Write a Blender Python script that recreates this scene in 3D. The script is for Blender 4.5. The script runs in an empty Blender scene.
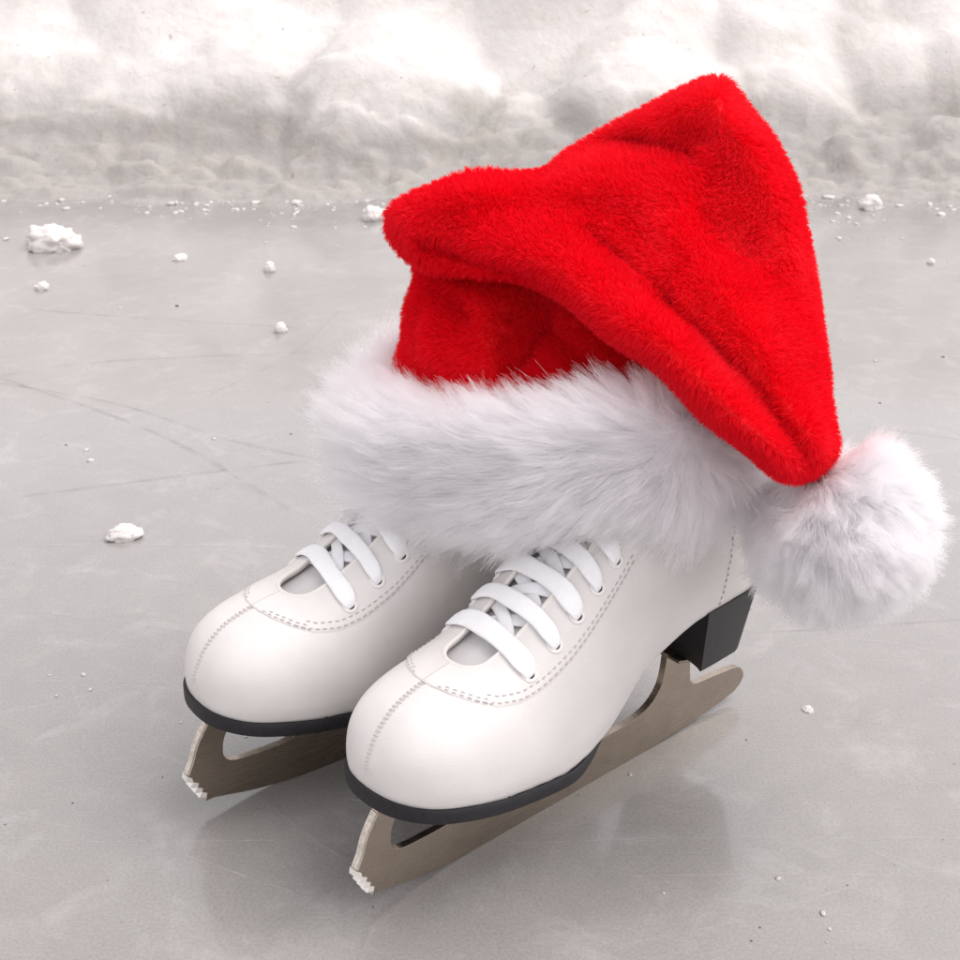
import bpy, bmesh, math, random
import numpy as np
from mathutils import Vector, kdtree

# ------------------------------------------------------------------ camera, sky, sun, exposure
scene = bpy.context.scene
COL = scene.collection
F_PX, CAM_H, PITCH = 1500.0, 0.5, math.radians(25)
cam_data = bpy.data.cameras.new('camera')
cam = bpy.data.objects.new('camera', cam_data)
COL.objects.link(cam)
cam.location = (0, 0, CAM_H)
cam.rotation_euler = (math.radians(90) - PITCH, 0, 0)
cam_data.sensor_width = 36
cam_data.sensor_fit = 'HORIZONTAL'
cam_data.lens = 36 * F_PX / 960
cam_data.clip_start = 0.01
cam_data.clip_end = 2000
cam_data.dof.use_dof = True
cam_data.dof.focus_distance = 0.80
cam_data.dof.aperture_fstop = 32
scene.camera = cam

SUN_ELEV, SUN_AZ = math.radians(62), math.radians(82)      # azimuth measured from +Y towards +X
world = bpy.data.worlds.new('World')
scene.world = world
world.use_nodes = True
wn, wl = world.node_tree.nodes, world.node_tree.links
wn.clear()
w_out = wn.new('ShaderNodeOutputWorld')
w_bg = wn.new('ShaderNodeBackground')
w_sky = wn.new('ShaderNodeTexSky')
w_sky.sky_type = 'NISHITA'
w_sky.sun_disc = False
w_sky.sun_elevation = SUN_ELEV
w_sky.sun_rotation = SUN_AZ
w_sky.dust_density = 1.5
w_hsv = wn.new('ShaderNodeHueSaturation')
w_hsv.inputs['Saturation'].default_value = 0.07
wl.new(w_sky.outputs[0], w_hsv.inputs['Color'])
w_tint = wn.new('ShaderNodeMix'); w_tint.data_type = 'RGBA'; w_tint.blend_type = 'MULTIPLY'
w_tint.inputs[0].default_value = 1.0
w_tint.inputs[7].default_value = (1.0, 0.962, 0.968, 1)          # pale warm overcast
wl.new(w_hsv.outputs[0], w_tint.inputs[6])
wl.new(w_tint.outputs[2], w_bg.inputs['Color'])
w_bg.inputs['Strength'].default_value = 0.15
wl.new(w_bg.outputs[0], w_out.inputs['Surface'])

sun_data = bpy.data.lights.new('sun', 'SUN')
sun_data.energy = 0.6
sun_data.angle = math.radians(45)
sun_data.color = (1.0, 0.945, 0.90)
sun = bpy.data.objects.new('sun', sun_data)
COL.objects.link(sun)
sd = Vector((math.sin(SUN_AZ) * math.cos(SUN_ELEV), math.cos(SUN_AZ) * math.cos(SUN_ELEV), math.sin(SUN_ELEV)))
sun.rotation_euler = (-sd).to_track_quat('-Z', 'Y').to_euler()

scene.view_settings.view_transform = 'Standard'
scene.view_settings.look = 'None'
scene.view_settings.gamma = 1.0
scene.view_settings.use_curve_mapping = False
scene.view_settings.exposure = 1.08
scene.render.engine = 'CYCLES'
scene.cycles.max_bounces = 14
scene.cycles.diffuse_bounces = 6
scene.cycles.glossy_bounces = 6
scene.cycles.transmission_bounces = 12
scene.cycles.transparent_max_bounces = 16
scene.cycles_curves.shape = 'RIBBONS'
scene.cycles.use_denoising = True

RNG = np.random.default_rng(7)
random.seed(7)

# ------------------------------------------------------------------ pixel <-> place helpers (960 px photograph)
_fw = np.array([0, math.cos(PITCH), -math.sin(PITCH)])
_up = np.array([0, math.sin(PITCH), math.cos(PITCH)])
_rt = np.array([1.0, 0, 0])
_C = np.array([0, 0, CAM_H])

def ray(u, v):
    u = np.asarray(u, float)[..., None]; v = np.asarray(v, float)[..., None]
    return _fw + _rt * (u - 480) / F_PX - _up * (v - 480) / F_PX

def on_z(u, v, z=0.0):
    r = ray(u, v)
    return _C + r * ((z - CAM_H) / r[..., 2:3])

def on_y(u, v, y):
    r = ray(u, v)
    return _C + r * (np.asarray(y)[..., None] / r[..., 1:2])

def project(p):
    d = np.asarray(p) - _C
    dep = d @ _fw
    return 480 + F_PX * (d @ _rt) / dep, 480 - F_PX * (d @ _up) / dep

# ------------------------------------------------------------------ numpy noise
def _hash(ix, iy, iz, seed):
    h = (ix.astype(np.int64) * 374761393 + iy.astype(np.int64) * 668265263 + iz.astype(np.int64) * 2147483647 + seed * 1274126177) & 0xFFFFFFFF
    h = ((h ^ (h >> 13)) * 1274126177) & 0xFFFFFFFF
    h = ((h ^ (h >> 16)) * 2246822519) & 0xFFFFFFFF
    return ((h ^ (h >> 15)) & 0xFFFFFF) / float(0xFFFFFF)

def vnoise(p, seed=0):
    p = np.asarray(p, float)
    i = np.floor(p); f = p - i
    f = f * f * f * (f * (f * 6 - 15) + 10)
    i = i.astype(np.int64)
    out = 0
    for dx in (0, 1):
        for dy in (0, 1):
            for dz in (0, 1):
                w = (f[..., 0] if dx else 1 - f[..., 0]) * (f[..., 1] if dy else 1 - f[..., 1]) * (f[..., 2] if dz else 1 - f[..., 2])
                out = out + w * _hash(i[..., 0] + dx, i[..., 1] + dy, i[..., 2] + dz, seed)
    return out * 2 - 1

def fbm(p, octaves=4, seed=0, gain=0.5):
    a, s, out = 1.0, 1.0, 0
    for k in range(octaves):
        out = out + a * vnoise(np.asarray(p) * s + 17.3 * k, seed + k)
        a *= gain; s *= 2.03
    return out

def vec_noise(p, scale, seed):
    return np.stack([vnoise(p * scale, seed), vnoise(p * scale, seed + 51), vnoise(p * scale, seed + 97)], -1)

def unit(a):
    return a / np.maximum(np.linalg.norm(a, axis=-1, keepdims=True), 1e-9)

def smoothstep(a, b, x):
    t = np.clip((x - a) / (b - a), 0, 1)
    return t * t * (3 - 2 * t)

def spline(xs, ys, q):
    """monotone-ish cubic (Catmull-Rom tangents, limited) through a table"""
    xs = np.asarray(xs, float); ys = np.asarray(ys, float)
    d = np.diff(ys) / np.diff(xs)
    m = np.empty_like(ys)
    m[1:-1] = (d[:-1] + d[1:]) / 2
    m[0], m[-1] = d[0], d[-1]
    flat = np.where(d[:-1] * d[1:] <= 0)[0] + 1
    m[flat] = 0
    q = np.clip(q, xs[0], xs[-1])
    k = np.clip(np.searchsorted(xs, q) - 1, 0, len(xs) - 2)
    h = xs[k + 1] - xs[k]; t = (q - xs[k]) / h
    return (ys[k] * (1 + 2 * t) * (1 - t) ** 2 + m[k] * h * t * (1 - t) ** 2 + ys[k + 1] * t * t * (3 - 2 * t) + m[k + 1] * h * t * t * (t - 1))

# ------------------------------------------------------------------ object helpers
def mesh_obj(name, verts, faces, mat, parent=None, smooth=True):
    me = bpy.data.meshes.new(name)
    me.from_pydata([tuple(map(float, v)) for v in verts], [], [tuple(map(int, f)) for f in faces])
    me.update()
    if smooth:
        me.polygons.foreach_set('use_smooth', [True] * len(me.polygons))
    o = bpy.data.objects.new(name, me)
    COL.objects.link(o)
    if mat is not None:
        me.materials.append(mat)
    if parent is not None:
        o.parent = parent
    return o

def bm_obj(name, bm, mat, parent=None, smooth=True):
    me = bpy.data.meshes.new(name)
    bm.to_mesh(me); bm.free()
    if smooth:
        me.polygons.foreach_set('use_smooth', [True] * len(me.polygons))
    o = bpy.data.objects.new(name, me)
    COL.objects.link(o)
    if mat is not None:
        me.materials.append(mat)
    if parent is not None:
        o.parent = parent
    return o

def empty(name, loc=(0, 0, 0), rotz=0.0):
    o = bpy.data.objects.new(name, None)
    COL.objects.link(o)
    o.empty_display_size = 0.05
    o.location = loc
    o.rotation_euler = (0, 0, rotz)
    return o

def tag(o, label=None, cat=None, group=None, kind=None):
    if label: o['label'] = label
    if cat: o['category'] = cat
    if group: o['group'] = group
    if kind: o['kind'] = kind
    return o

def grid_faces(nu, nv, close_u=False, close_v=False, off=0, flip=False):
    fs = []
    for i in range(nu if close_u else nu - 1):
        for j in range(nv if close_v else nv - 1):
            a = i * nv + j; b = ((i + 1) % nu) * nv + j
            c = ((i + 1) % nu) * nv + (j + 1) % nv; d = i * nv + (j + 1) % nv
            f = (a, b, c, d)
            fs.append(tuple(off + k for k in (f[::-1] if flip else f)))
    return fs

def tube(path, rad, n=8, closed=False, side=None):
    """verts and faces of a tube along a polyline; rad a number or (half width, half thickness) with side vectors"""
    path = np.asarray(path, float); m = len(path)
    if closed:
        tan = np.roll(path, -1, 0) - np.roll(path, 1, 0)
    else:
        tan = np.gradient(path, axis=0)
    tan = unit(tan)
    if side is None:
        ref = np.array([0, 0, 1.0]) if abs(tan[0][2]) < 0.9 else np.array([1.0, 0, 0])
        side = unit(np.cross(tan, np.broadcast_to(ref, tan.shape)))
    else:
        side = unit(side - tan * np.sum(side * tan, -1, keepdims=True))
    nor = np.cross(side, tan)
    rad = np.asarray(rad, float)
    if rad.ndim == 0: rw = rt_ = np.full(m, float(rad))
    elif rad.ndim == 1: rw = rt_ = rad
    else: rw, rt_ = rad[:, 0], rad[:, 1]
    an = np.linspace(0, 2 * math.pi, n, endpoint=False)
    ca, sa = np.cos(an), np.sin(an)
    p = 0.75
    ca = np.sign(ca) * np.abs(ca) ** p; sa = np.sign(sa) * np.abs(sa) ** p
    v = path[:, None] + side[:, None] * (rw[:, None, None] * ca[None, :, None]) + nor[:, None] * (rt_[:, None, None] * sa[None, :, None])
    f = grid_faces(m, n, closed, True)
    v = v.reshape(-1, 3)
    if not closed:
        f.append(tuple(range(n))); f.append(tuple((m - 1) * n + k for k in reversed(range(n))))
    return v, f

def join(parts):
    V, Fc, off = [], [], 0
    for v, f in parts:
        V.append(np.asarray(v)); Fc += [tuple(k + off for k in q) for q in f]; off += len(v)
    return np.concatenate(V), Fc

# ------------------------------------------------------------------ materials
def new_mat(name):
    m = bpy.data.materials.new(name); m.use_nodes = True
    nt = m.node_tree
    b = nt.nodes['Principled BSDF']
    return m, nt, b

def noise_node(nt, scale, detail=4, rough=0.5, coord='Object', dist=0.0):
    tc = nt.nodes.new('ShaderNodeTexCoord')
    n = nt.nodes.new('ShaderNodeTexNoise')
    n.inputs['Scale'].default_value = scale; n.inputs['Detail'].default_value = detail
    n.inputs['Roughness'].default_value = rough; n.inputs['Distortion'].default_value = dist
    nt.links.new(tc.outputs[coord], n.inputs['Vector'])
    return n

def ramp(nt, src, stops):
    r = nt.nodes.new('ShaderNodeValToRGB')
    e = r.color_ramp.elements
    while len(e) < len(stops): e.new(0.5)
    for el, (p, c) in zip(e, stops):
        el.position = p; el.color = (*c, 1) if len(c) == 3 else c
    nt.links.new(src, r.inputs['Fac'])
    return r

def mix_rgb(nt, fac, a, b, mode='MIX'):
    m = nt.nodes.new('ShaderNodeMix'); m.data_type = 'RGBA'; m.blend_type = mode
    for s, val in ((m.inputs[0], fac), (m.inputs[6], a), (m.inputs[7], b)):
        if hasattr(val, 'is_output'): nt.links.new(val, s)
        elif isinstance(val, (int, float)): s.default_value = val
        else: s.default_value = (*val, 1)
    return m.outputs[2]

def bump(nt, b, src, strength, dist):
    n = nt.nodes.new('ShaderNodeBump')
    n.inputs['Strength'].default_value = strength; n.inputs['Distance'].default_value = dist
    nt.links.new(src, n.inputs['Height'])
    prev = b.inputs['Normal'].links
    if prev:
        nt.links.new(prev[0].from_socket, n.inputs['Normal'])
    nt.links.new(n.outputs[0], b.inputs['Normal'])

def simple_mat(name, col, rough, metal=0.0, nscale=None, namp=0.1, bscale=None, bstr=0.2, bdist=0.0005):
    m, nt, b = new_mat(name)
    b.inputs['Base Color'].default_value = (*col, 1)
    b.inputs['Roughness'].default_value = rough
    b.inputs['Metallic'].default_value = metal
    if nscale:
        n = noise_node(nt, nscale, 5)
        r = ramp(nt, n.outputs['Fac'], [(0.3, tuple(c * (1 - namp) for c in col)), (0.7, tuple(min(1, c * (1 + namp)) for c in col))])
        nt.links.new(r.outputs[0], b.inputs['Base Color'])
    if bscale:
        n = noise_node(nt, bscale, 3)
        bump(nt, b, n.outputs['Fac'], bstr, bdist)
    return m

M = {}
M['leather'] = simple_mat('white_leather', (0.70, 0.672, 0.652), 0.46, 0, 30, 0.045, 1100, 0.22, 0.0006)
M['facing'] = simple_mat('white_leather_facing', (0.71, 0.682, 0.662), 0.46, 0, 30, 0.045, 1100, 0.22, 0.0006)
M['tongue'] = simple_mat('pale_grey_tongue', (0.62, 0.60, 0.60), 0.6, 0, 40, 0.06, 1200, 0.15, 0.0005)
M['binding'] = simple_mat('cream_binding', (0.76, 0.72, 0.68), 0.5)
M['lace'] = simple_mat('white_cotton', (0.91, 0.91, 0.925), 0.85, 0, 60, 0.03, 1500, 0.5, 0.0010)
M['lace_inner'] = simple_mat('white_cotton_inner', (0.80, 0.80, 0.82), 0.85, 0, 60, 0.03, 1700, 0.35, 0.0006)
M['eyelet'] = simple_mat('white_enamel', (0.80, 0.77, 0.74), 0.3)
M['hole'] = simple_mat('dark_hole', (0.03, 0.028, 0.03), 0.8)
M['thread'] = simple_mat('grey_thread', (0.50, 0.46, 0.44), 0.7)
M['sole'] = simple_mat('black_sole', (0.010, 0.009, 0.012), 0.55, 0, 300, 0.35, 1400, 0.25, 0.0005)
M['heel'] = simple_mat('black_heel', (0.018, 0.016, 0.018), 0.5, 0, 300, 0.3, 1400, 0.25, 0.0005)
M['steel'] = simple_mat('worn_steel', (0.37, 0.31, 0.255), 0.27, 1.0, 90, 0.05, 700, 0.08, 0.0004)
_m = M['steel']; _nt = _m.node_tree; _b = _nt.nodes['Principled BSDF']
_tc = _nt.nodes.new('ShaderNodeTexCoord'); _mp = _nt.nodes.new('ShaderNodeMapping'); _mp.inputs['Scale'].default_value = (30, 30, 1600)
_nz = _nt.nodes.new('ShaderNodeTexNoise'); _nz.inputs['Scale'].default_value = 1.0; _nz.inputs['Detail'].default_value = 4
_nt.links.new(_tc.outputs['Object'], _mp.inputs['Vector']); _nt.links.new(_mp.outputs[0], _nz.inputs['Vector'])
_rr = ramp(_nt, _nz.outputs['Fac'], [(0.3, (0.20, 0.20, 0.20)), (0.7, (0.38, 0.38, 0.38))])
_nt.links.new(_rr.outputs[0], _b.inputs['Roughness'])
bump(_nt, _b, _nz.outputs['Fac'], 0.12, 0.0003)
M['steel_edge'] = simple_mat('bare_steel_edge', (0.62, 0.56, 0.49), 0.5, 0.6, 500, 0.25, 600, 0.3, 0.0004)
M['tooth'] = simple_mat('bright_steel', (0.86, 0.83, 0.78), 0.45, 0.4)

def fur_mat(name, col, col2, trans, rough=0.6, spec=0.3, col3=None):
    m, nt, b = new_mat(name)
    hi = nt.nodes.new('ShaderNodeHairInfo')
    r = ramp(nt, hi.outputs['Random'], [(0.0, col), (0.75, col2), (1.0, col3 or col2)])
    nt.links.new(r.outputs[0], b.inputs['Base Color'])
    b.inputs['Roughness'].default_value = rough
    b.inputs['Specular IOR Level'].default_value = spec
    tr = nt.nodes.new('ShaderNodeBsdfTranslucent')
    nt.links.new(r.outputs[0], tr.inputs['Color'])
    mx = nt.nodes.new('ShaderNodeMixShader'); mx.inputs[0].default_value = trans
    nt.links.new(b.outputs[0], mx.inputs[1]); nt.links.new(tr.outputs[0], mx.inputs[2])
    nt.links.new(mx.outputs[0], nt.nodes['Material Output'].inputs['Surface'])
    return m

M['white_fur'] = fur_mat('white_fur', (0.92, 0.905, 0.925), (0.985, 0.97, 0.982), 0.58)
# white fibres: part matte, part real light-carrying hair
_nt = M['white_fur'].node_tree; _hb = _nt.nodes.new('ShaderNodeBsdfHairPrincipled'); _hb.parametrization = 'COLOR'
_hb.inputs['Color'].default_value = (0.90, 0.885, 0.905, 1); _hb.inputs['Roughness'].default_value = 0.35; _hb.inputs['Radial Roughness'].default_value = 0.5
_mx = _nt.nodes.new('ShaderNodeMixShader'); _mx.inputs[0].default_value = 0.5
_nt.links.new(_nt.nodes['Material Output'].inputs['Surface'].links[0].from_socket, _mx.inputs[1])
_nt.links.new(_hb.outputs[0], _mx.inputs[2])
_nt.links.new(_mx.outputs[0], _nt.nodes['Material Output'].inputs['Surface'])
M['red_fur'] = fur_mat('red_plush', (0.82, 0.002, 0.012), (0.95, 0.005, 0.026), 0.42, 0.6, 0.22, (0.98, 0.026, 0.06))
M['red_cloth'] = simple_mat('red_backing', (0.75, 0.002, 0.008), 0.9)
M['white_cloth'] = simple_mat('white_backing', (0.92, 0.90, 0.92), 0.9)

def ice_material():
    m, nt, b = new_mat('rink_ice')
    L = nt.links
    big = noise_node(nt, 2.2, 5, 0.55, dist=0.4)
    c1 = ramp(nt, big.outputs['Fac'], [(0.25, (0.268, 0.256, 0.246)), (0.78, (0.318, 0.304, 0.293))])
    mid = noise_node(nt, 26, 7, 0.66, dist=0.8)
    c2 = ramp(nt, mid.outputs['Fac'], [(0.25, (0.92, 0.92, 0.92)), (0.55, (1.0, 1.0, 1.0)), (0.85, (1.18, 1.18, 1.18))])
    col = mix_rgb(nt, 1.0, c1.outputs[0], c2.outputs[0], 'MULTIPLY')
    fine = noise_node(nt, 620, 4, 0.75)
    c3 = ramp(nt, fine.outputs['Fac'], [(0.25, (0.78, 0.78, 0.78)), (0.75, (1.22, 1.22, 1.22))])
    col = mix_rgb(nt, 1.0, col, c3.outputs[0], 'MULTIPLY')
    # pale frost blotches and scuffs
    fr = noise_node(nt, 21, 9, 0.74, dist=0.5)
    f1 = ramp(nt, fr.outputs['Fac'], [(0.53, (0, 0, 0)), (0.80, (0.5, 0.5, 0.5))])
    col = mix_rgb(nt, f1.outputs[0], col, (0.50, 0.485, 0.475))
    L.new(col, b.inputs['Base Color'])
    rr = ramp(nt, mid.outputs['Fac'], [(0.35, (0.13, 0.13, 0.13)), (0.7, (0.27, 0.27, 0.27))])
    L.new(rr.outputs[0], b.inputs['Roughness'])
    b.inputs['IOR'].default_value = 1.40
    b.inputs['Coat Weight'].default_value = 1.0          # film of melt water
    b.inputs['Coat Roughness'].default_value = 0.09
    b.inputs['Coat IOR'].default_value = 1.4
    b.inputs['Specular IOR Level'].default_value = 0.5
    bump(nt, b, big.outputs['Fac'], 0.25, 0.004)
    bump(nt, b, mid.outputs['Fac'], 0.10, 0.0015)
    bump(nt, b, fine.outputs['Fac'], 0.12, 0.0004)
    return m

def snow_material(name, dirty=True):
    m, nt, b = new_mat(name)
    L = nt.links
    n1 = noise_node(nt, 3.5, 8, 0.62, dist=0.5)
    c = ramp(nt, n1.outputs['Fac'], [(0.30, (0.62, 0.585, 0.56)), (0.62, (0.74, 0.71, 0.69))]).outputs[0]
    if dirty:
        geo = nt.nodes.new('ShaderNodeNewGeometry')
        sep = nt.nodes.new('ShaderNodeSeparateXYZ')
        L.new(geo.outputs['Position'], sep.inputs[0])
        # meltwater-grey toe of the bank: grime soaked up from the ice, broken by noise
        ng = noise_node(nt, 7, 7, 0.65, dist=0.8)
        ad = nt.nodes.new('ShaderNodeMath'); ad.operation = 'MULTIPLY_ADD'
        L.new(ng.outputs['Fac'], ad.inputs[0]); ad.inputs[1].default_value = -0.13
        L.new(sep.outputs['Z'], ad.inputs[2])
        g = ramp(nt, ad.outputs[0], [(0.0, (0.95, 0.95, 0.95)), (0.05, (0.12, 0.12, 0.12)), (0.09, (0, 0, 0))])
        c = mix_rgb(nt, g.outputs[0], c, (0.35, 0.332, 0.315))
        nd = noise_node(nt, 11, 9, 0.75, dist=1.5)
        d = ramp(nt, nd.outputs['Fac'], [(0.52, (0, 0, 0)), (0.80, (0.55, 0.55, 0.55))])
        c = mix_rgb(nt, d.outputs[0], c, (0.50, 0.42, 0.34))
        ns = noise_node(nt, 75, 4, 0.6, dist=0.6)
        s = ramp(nt, ns.outputs['Fac'], [(0.69, (0, 0, 0)), (0.74, (0.8, 0.8, 0.8))])
        c = mix_rgb(nt, s.outputs[0], c, (0.28, 0.20, 0.14))
    L.new(c, b.inputs['Base Color'])
    b.inputs['Roughness'].default_value = 0.55
    b.inputs['Specular IOR Level'].default_value = 0.25
    b.inputs['Subsurface Weight'].default_value = 0.35
    b.inputs['Subsurface Radius'].default_value = (0.02, 0.018, 0.016)
    b.inputs['Subsurface Scale'].default_value = 1.0
    nb = noise_node(nt, 60, 6, 0.65)
    bump(nt, b, nb.outputs['Fac'], 0.55, 0.008)
    return m

M['ice'] = ice_material()
M['snow'] = snow_material('packed_snow')
M['snow_lump'] = snow_material('clean_snow', False)

# ------------------------------------------------------------------ ice rink
def geo_axis(lo, hi, step, far):
    a = list(np.arange(lo, hi + step / 2, step))
    s = step; x = hi
    while x < far:
        s *= 1.6; x += s; a.append(x)
    s = step; x = lo
    while x > -far:
        s *= 1.6; x -= s; a.insert(0, x)
    return np.array(a)

gx = geo_axis(-1.6, 1.6, 0.2, 300); gy = geo_axis(0.0, 3.0, 0.2, 300)
X, Y = np.meshgrid(gx, gy, indexing='ij')
ice = mesh_obj('ice_rink', np.stack([X, Y, 0 * X], -1).reshape(-1, 3), grid_faces(len(gx), len(gy)), M['ice'])
tag(ice, 'smooth grey ice sheet of the skating rink', 'ice', kind='structure')

# ------------------------------------------------------------------ snow bank along the rink edge
def bank_height(X, Y):
    P = np.stack([X, Y, 0 * X], -1)
    edge = 1.93 + 0.05 * fbm(P * np.array([1.5, 0, 0]) + 5.1, 3, 3) + 0.04 * fbm(P * np.array([4, 0, 0]), 3, 8, 0.5) - 0.06 * smoothstep(0.35, 0.9, X) 
    d = Y - (edge * (1 - smoothstep(2.0, 2.15, Y)) + (1.94 + 0.03 * vnoise(P * np.array([0.9, 0, 0]), 3)) * smoothstep(2.0, 2.15, Y))
    prof = np.where(d < 0, d * 0.3, 0.07 * d + 0.60 * (np.sqrt((np.maximum(d - 0.07, 0)) ** 2 + 0.03 ** 2) - 0.03) - 0.30 * np.maximum(d - 1.2, 0) - 0.2 * np.maximum(d - 2.0, 0))
    h = prof + smoothstep(0.0, 0.30, d) * 0.045 * fbm(P * np.array([2.2, 6.5, 1]) + 2.7, 4, 11, 0.42)
    low = smoothstep(-0.02, 0.05, d) * (1 - 0.75 * smoothstep(0.10, 0.30, d))
    h = h + low * (0.014 * np.abs(fbm(P * np.array([13, 24, 1]) + 9.1, 4, 21, 0.6)) + 0.004) + smoothstep(0.1, 0.3, d) * (0.006 * fbm(P * 9 + 1.1, 4, 23, 0.5))
    # rounded clods shovelled on the bank, many on the right, few on the left
    rg = np.random.default_rng(21)
    top = np.zeros_like(h)
    for k in range(230):
        cx = rg.uniform(-1.9, 1.9)
        if cx < 0.05 and rg.random() < 0.62: continue
        cy = 2.04 + rg.uniform(0.0, 0.9); r = rg.uniform(0.04, 0.15) * (0.35 if cy < 2.12 else 1.0)
        e = rg.uniform(0.8, 1.25); an = rg.uniform(0, 3.1)
        dx, dy = X - cx, Y - cy
        xx = dx * math.cos(an) + dy * math.sin(an); yy = -dx * math.sin(an) + dy * math.cos(an)
        q = ((xx / e) ** 2 + (yy * e) ** 2) / (r * r) * (1 + 0.30 * vnoise(P * 11, 40 + k % 5))
        cap = np.maximum(1 - q, 0) ** 0.8 * r * 0.6 * (1.0 if cx > 0.05 else 0.6)
        top = np.maximum(top, cap)
    # settle the clods into the slope
    for _ in range(3):
        top[1:-1, 1:-1] = (top[1:-1, 1:-1] * 2 + top[:-2, 1:-1] + top[2:, 1:-1] + top[1:-1, :-2] + top[1:-1, 2:]) / 6
    return h + top

def bank_axis_x():
    a = list(np.arange(-1.5, 1.5001, 0.0065))
    s, x = 0.0065, 1.5
    while x < 60: s *= 1.25; x += s; a.append(x); a.insert(0, -x)
    return np.array(a)
bx = bank_axis_x()
by = np.concatenate([np.arange(1.86, 2.75, 0.0065), 2.75 + np.cumsum(0.0065 * 1.25 ** np.arange(1, 30))])
by = by[by < 9]
X, Y = np.meshgrid(bx, by, indexing='ij')
Z = bank_height(X, Y)
Z = np.where(Y > 6, np.minimum(Z, 0.8), Z)
bank = mesh_obj('snow_bank', np.stack([X, Y, Z - 0.004], -1).reshape(-1, 3), grid_faces(len(bx), len(by)), M['snow'])
tag(bank, 'long bank of dirty shovelled snow heaped along the rink edge', 'snow bank', kind='structure')

# ------------------------------------------------------------------ loose snow lumps on the ice
def lump(seed, sx, sy, sz, chunky=0.5):
    bm = bmesh.new()
    bmesh.ops.create_icosphere(bm, subdivisions=4, radius=1.0)
    co = np.array([v.co[:] for v in bm.verts])
    d = 1 + 0.30 * chunky * vnoise(co * 1.3 + seed * 3.7, seed) + 0.26 * chunky * fbm(co * 3.1 + seed, 4, seed + 5, 0.6)
    co = co * d[:, None]
    co = np.sign(co) * np.abs(co) ** 0.85
    co = co * np.array([sx, sy, sz])
    co[:, 2] = np.maximum(co[:, 2], -sz * 0.55) + sz * 0.54
    for v, c in zip(bm.verts, co): v.co = c
    return bm

lumps = [  # u, v of the foot, width px, height px, label
    (52, 254, 50, 27, 'largest white snow chunk lying on the ice near the bank'),
    (124, 540, 33, 15, 'flat cream snow pellet lying alone on the ice beside the skates'),
    (281, 335, 12, 13, 'small round snow pellet on the ice beside the fur brim'),
    (374, 224, 22, 18, 'rounded snow lump half hidden behind the red hat'),
    (870, 212, 24, 16, 'rounded snow lump at the foot of the bank beside the hat peak'),
    (931, 265, 9, 7, 'tiny snow pellet on open ice to the side of the hat'),
    (180, 260, 17, 6, 'flat faded snow patch between the big chunk and the hat'),
    (42, 291, 15, 9, 'dull half melted snow bit in front of the largest chunk'),
    (808, 711, 13, 5, 'tiny white snow flake on the ice beyond the blade heel'),
    (270, 274, 12, 12, 'crumbled snow bit on the ice between hat and snow bank'),
]
for i, (u, v, wpx, hpx, lab) in enumerate(lumps):
    p = on_z(u, v - hpx * 0.25)
    dep = (p - _C) @ _fw
    w = wpx * dep / F_PX; h = hpx * dep / F_PX
    o = bm_obj('snow_lump', lump(i + 3, w / 2, w / 2 * 0.8, h * 0.5, 1.0 if i in (0, 9) else 0.75), M['snow_lump'])
    o.location = (p[0], p[1], -0.0008)
    o.rotation_euler = (0, 0, 0.25 * i)
    tag(o, lab, 'snow lump', 'loose snow lumps on the ice')

# crumbs and flakes too small to count
def crumbs():
    V, Fc, off = [], [], 0
    base = bmesh.new(); bmesh.ops.create_icosphere(base, subdivisions=1, radius=1.0)
    bv = np.array([v.co[:] for v in base.verts]); bf = [[v.index for v in f.verts] for f in base.faces]
    base.free()
    rg = np.random.default_rng(5)
    pts = []
    for _ in range(900):                      # litter along the foot of the bank
        x = rg.uniform(-1.1, 1.1); y = 1.99 - abs(rg.normal(0, 0.05)) + 0.06 * vnoise(np.array([[x * 3.0, 0.3, 0.7]]), 71)[0]
        if rg.random() < 0.06: y -= rg.uniform(0, 0.25)
        pts.append((x, y, abs(rg.normal(0, 0.0022)) + 0.0006))
    for (u, v, su, sv, n) in ((300, 214, 30, 6, 26), (345, 220, 20, 5, 14), (120, 300, 50, 14, 10), (70, 445, 18, 8, 9), (900, 222, 45, 7, 26), (862, 235, 20, 6, 10),
                              (930, 262, 25, 8, 8), (230, 690, 60, 40, 4), (90, 690, 50, 20, 8), (850, 880, 70, 40, 3), (700, 860, 90, 60, 4), (250, 450, 60, 60, 10), (850, 330, 70, 60, 12)):
        for _ in range(n):
            p = on_z(u + rg.normal(0, su), v + rg.normal(0, sv))
            pts.append((p[0], p[1], abs(rg.normal(0, 0.0007)) + 0.0003))
    for x, y, r in pts:
        s = np.array([rg.uniform(0.7, 1.6), rg.uniform(0.7, 1.4), rg.uniform(0.3, 0.6)]) * r
        an = rg.uniform(0, 6.28); c, sn = math.cos(an), math.sin(an)
        b = bv * (1 + 0.3 * rg.normal(0, 1, (len(bv), 1))) * s
        b = np.stack([b[:, 0] * c - b[:, 1] * sn + x, b[:, 0] * sn + b[:, 1] * c + y, b[:, 2] + s[2] * 0.4], -1)
        V.append(b); Fc += [[k + off for k in f] for f in bf]; off += len(bv)
    return np.concatenate(V), Fc
v, f = crumbs()
tag(mesh_obj('snow_crumbs', v, f, M['snow_lump']), 'fine snow crumbs scattered over the ice', 'snow', kind='stuff')

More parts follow.
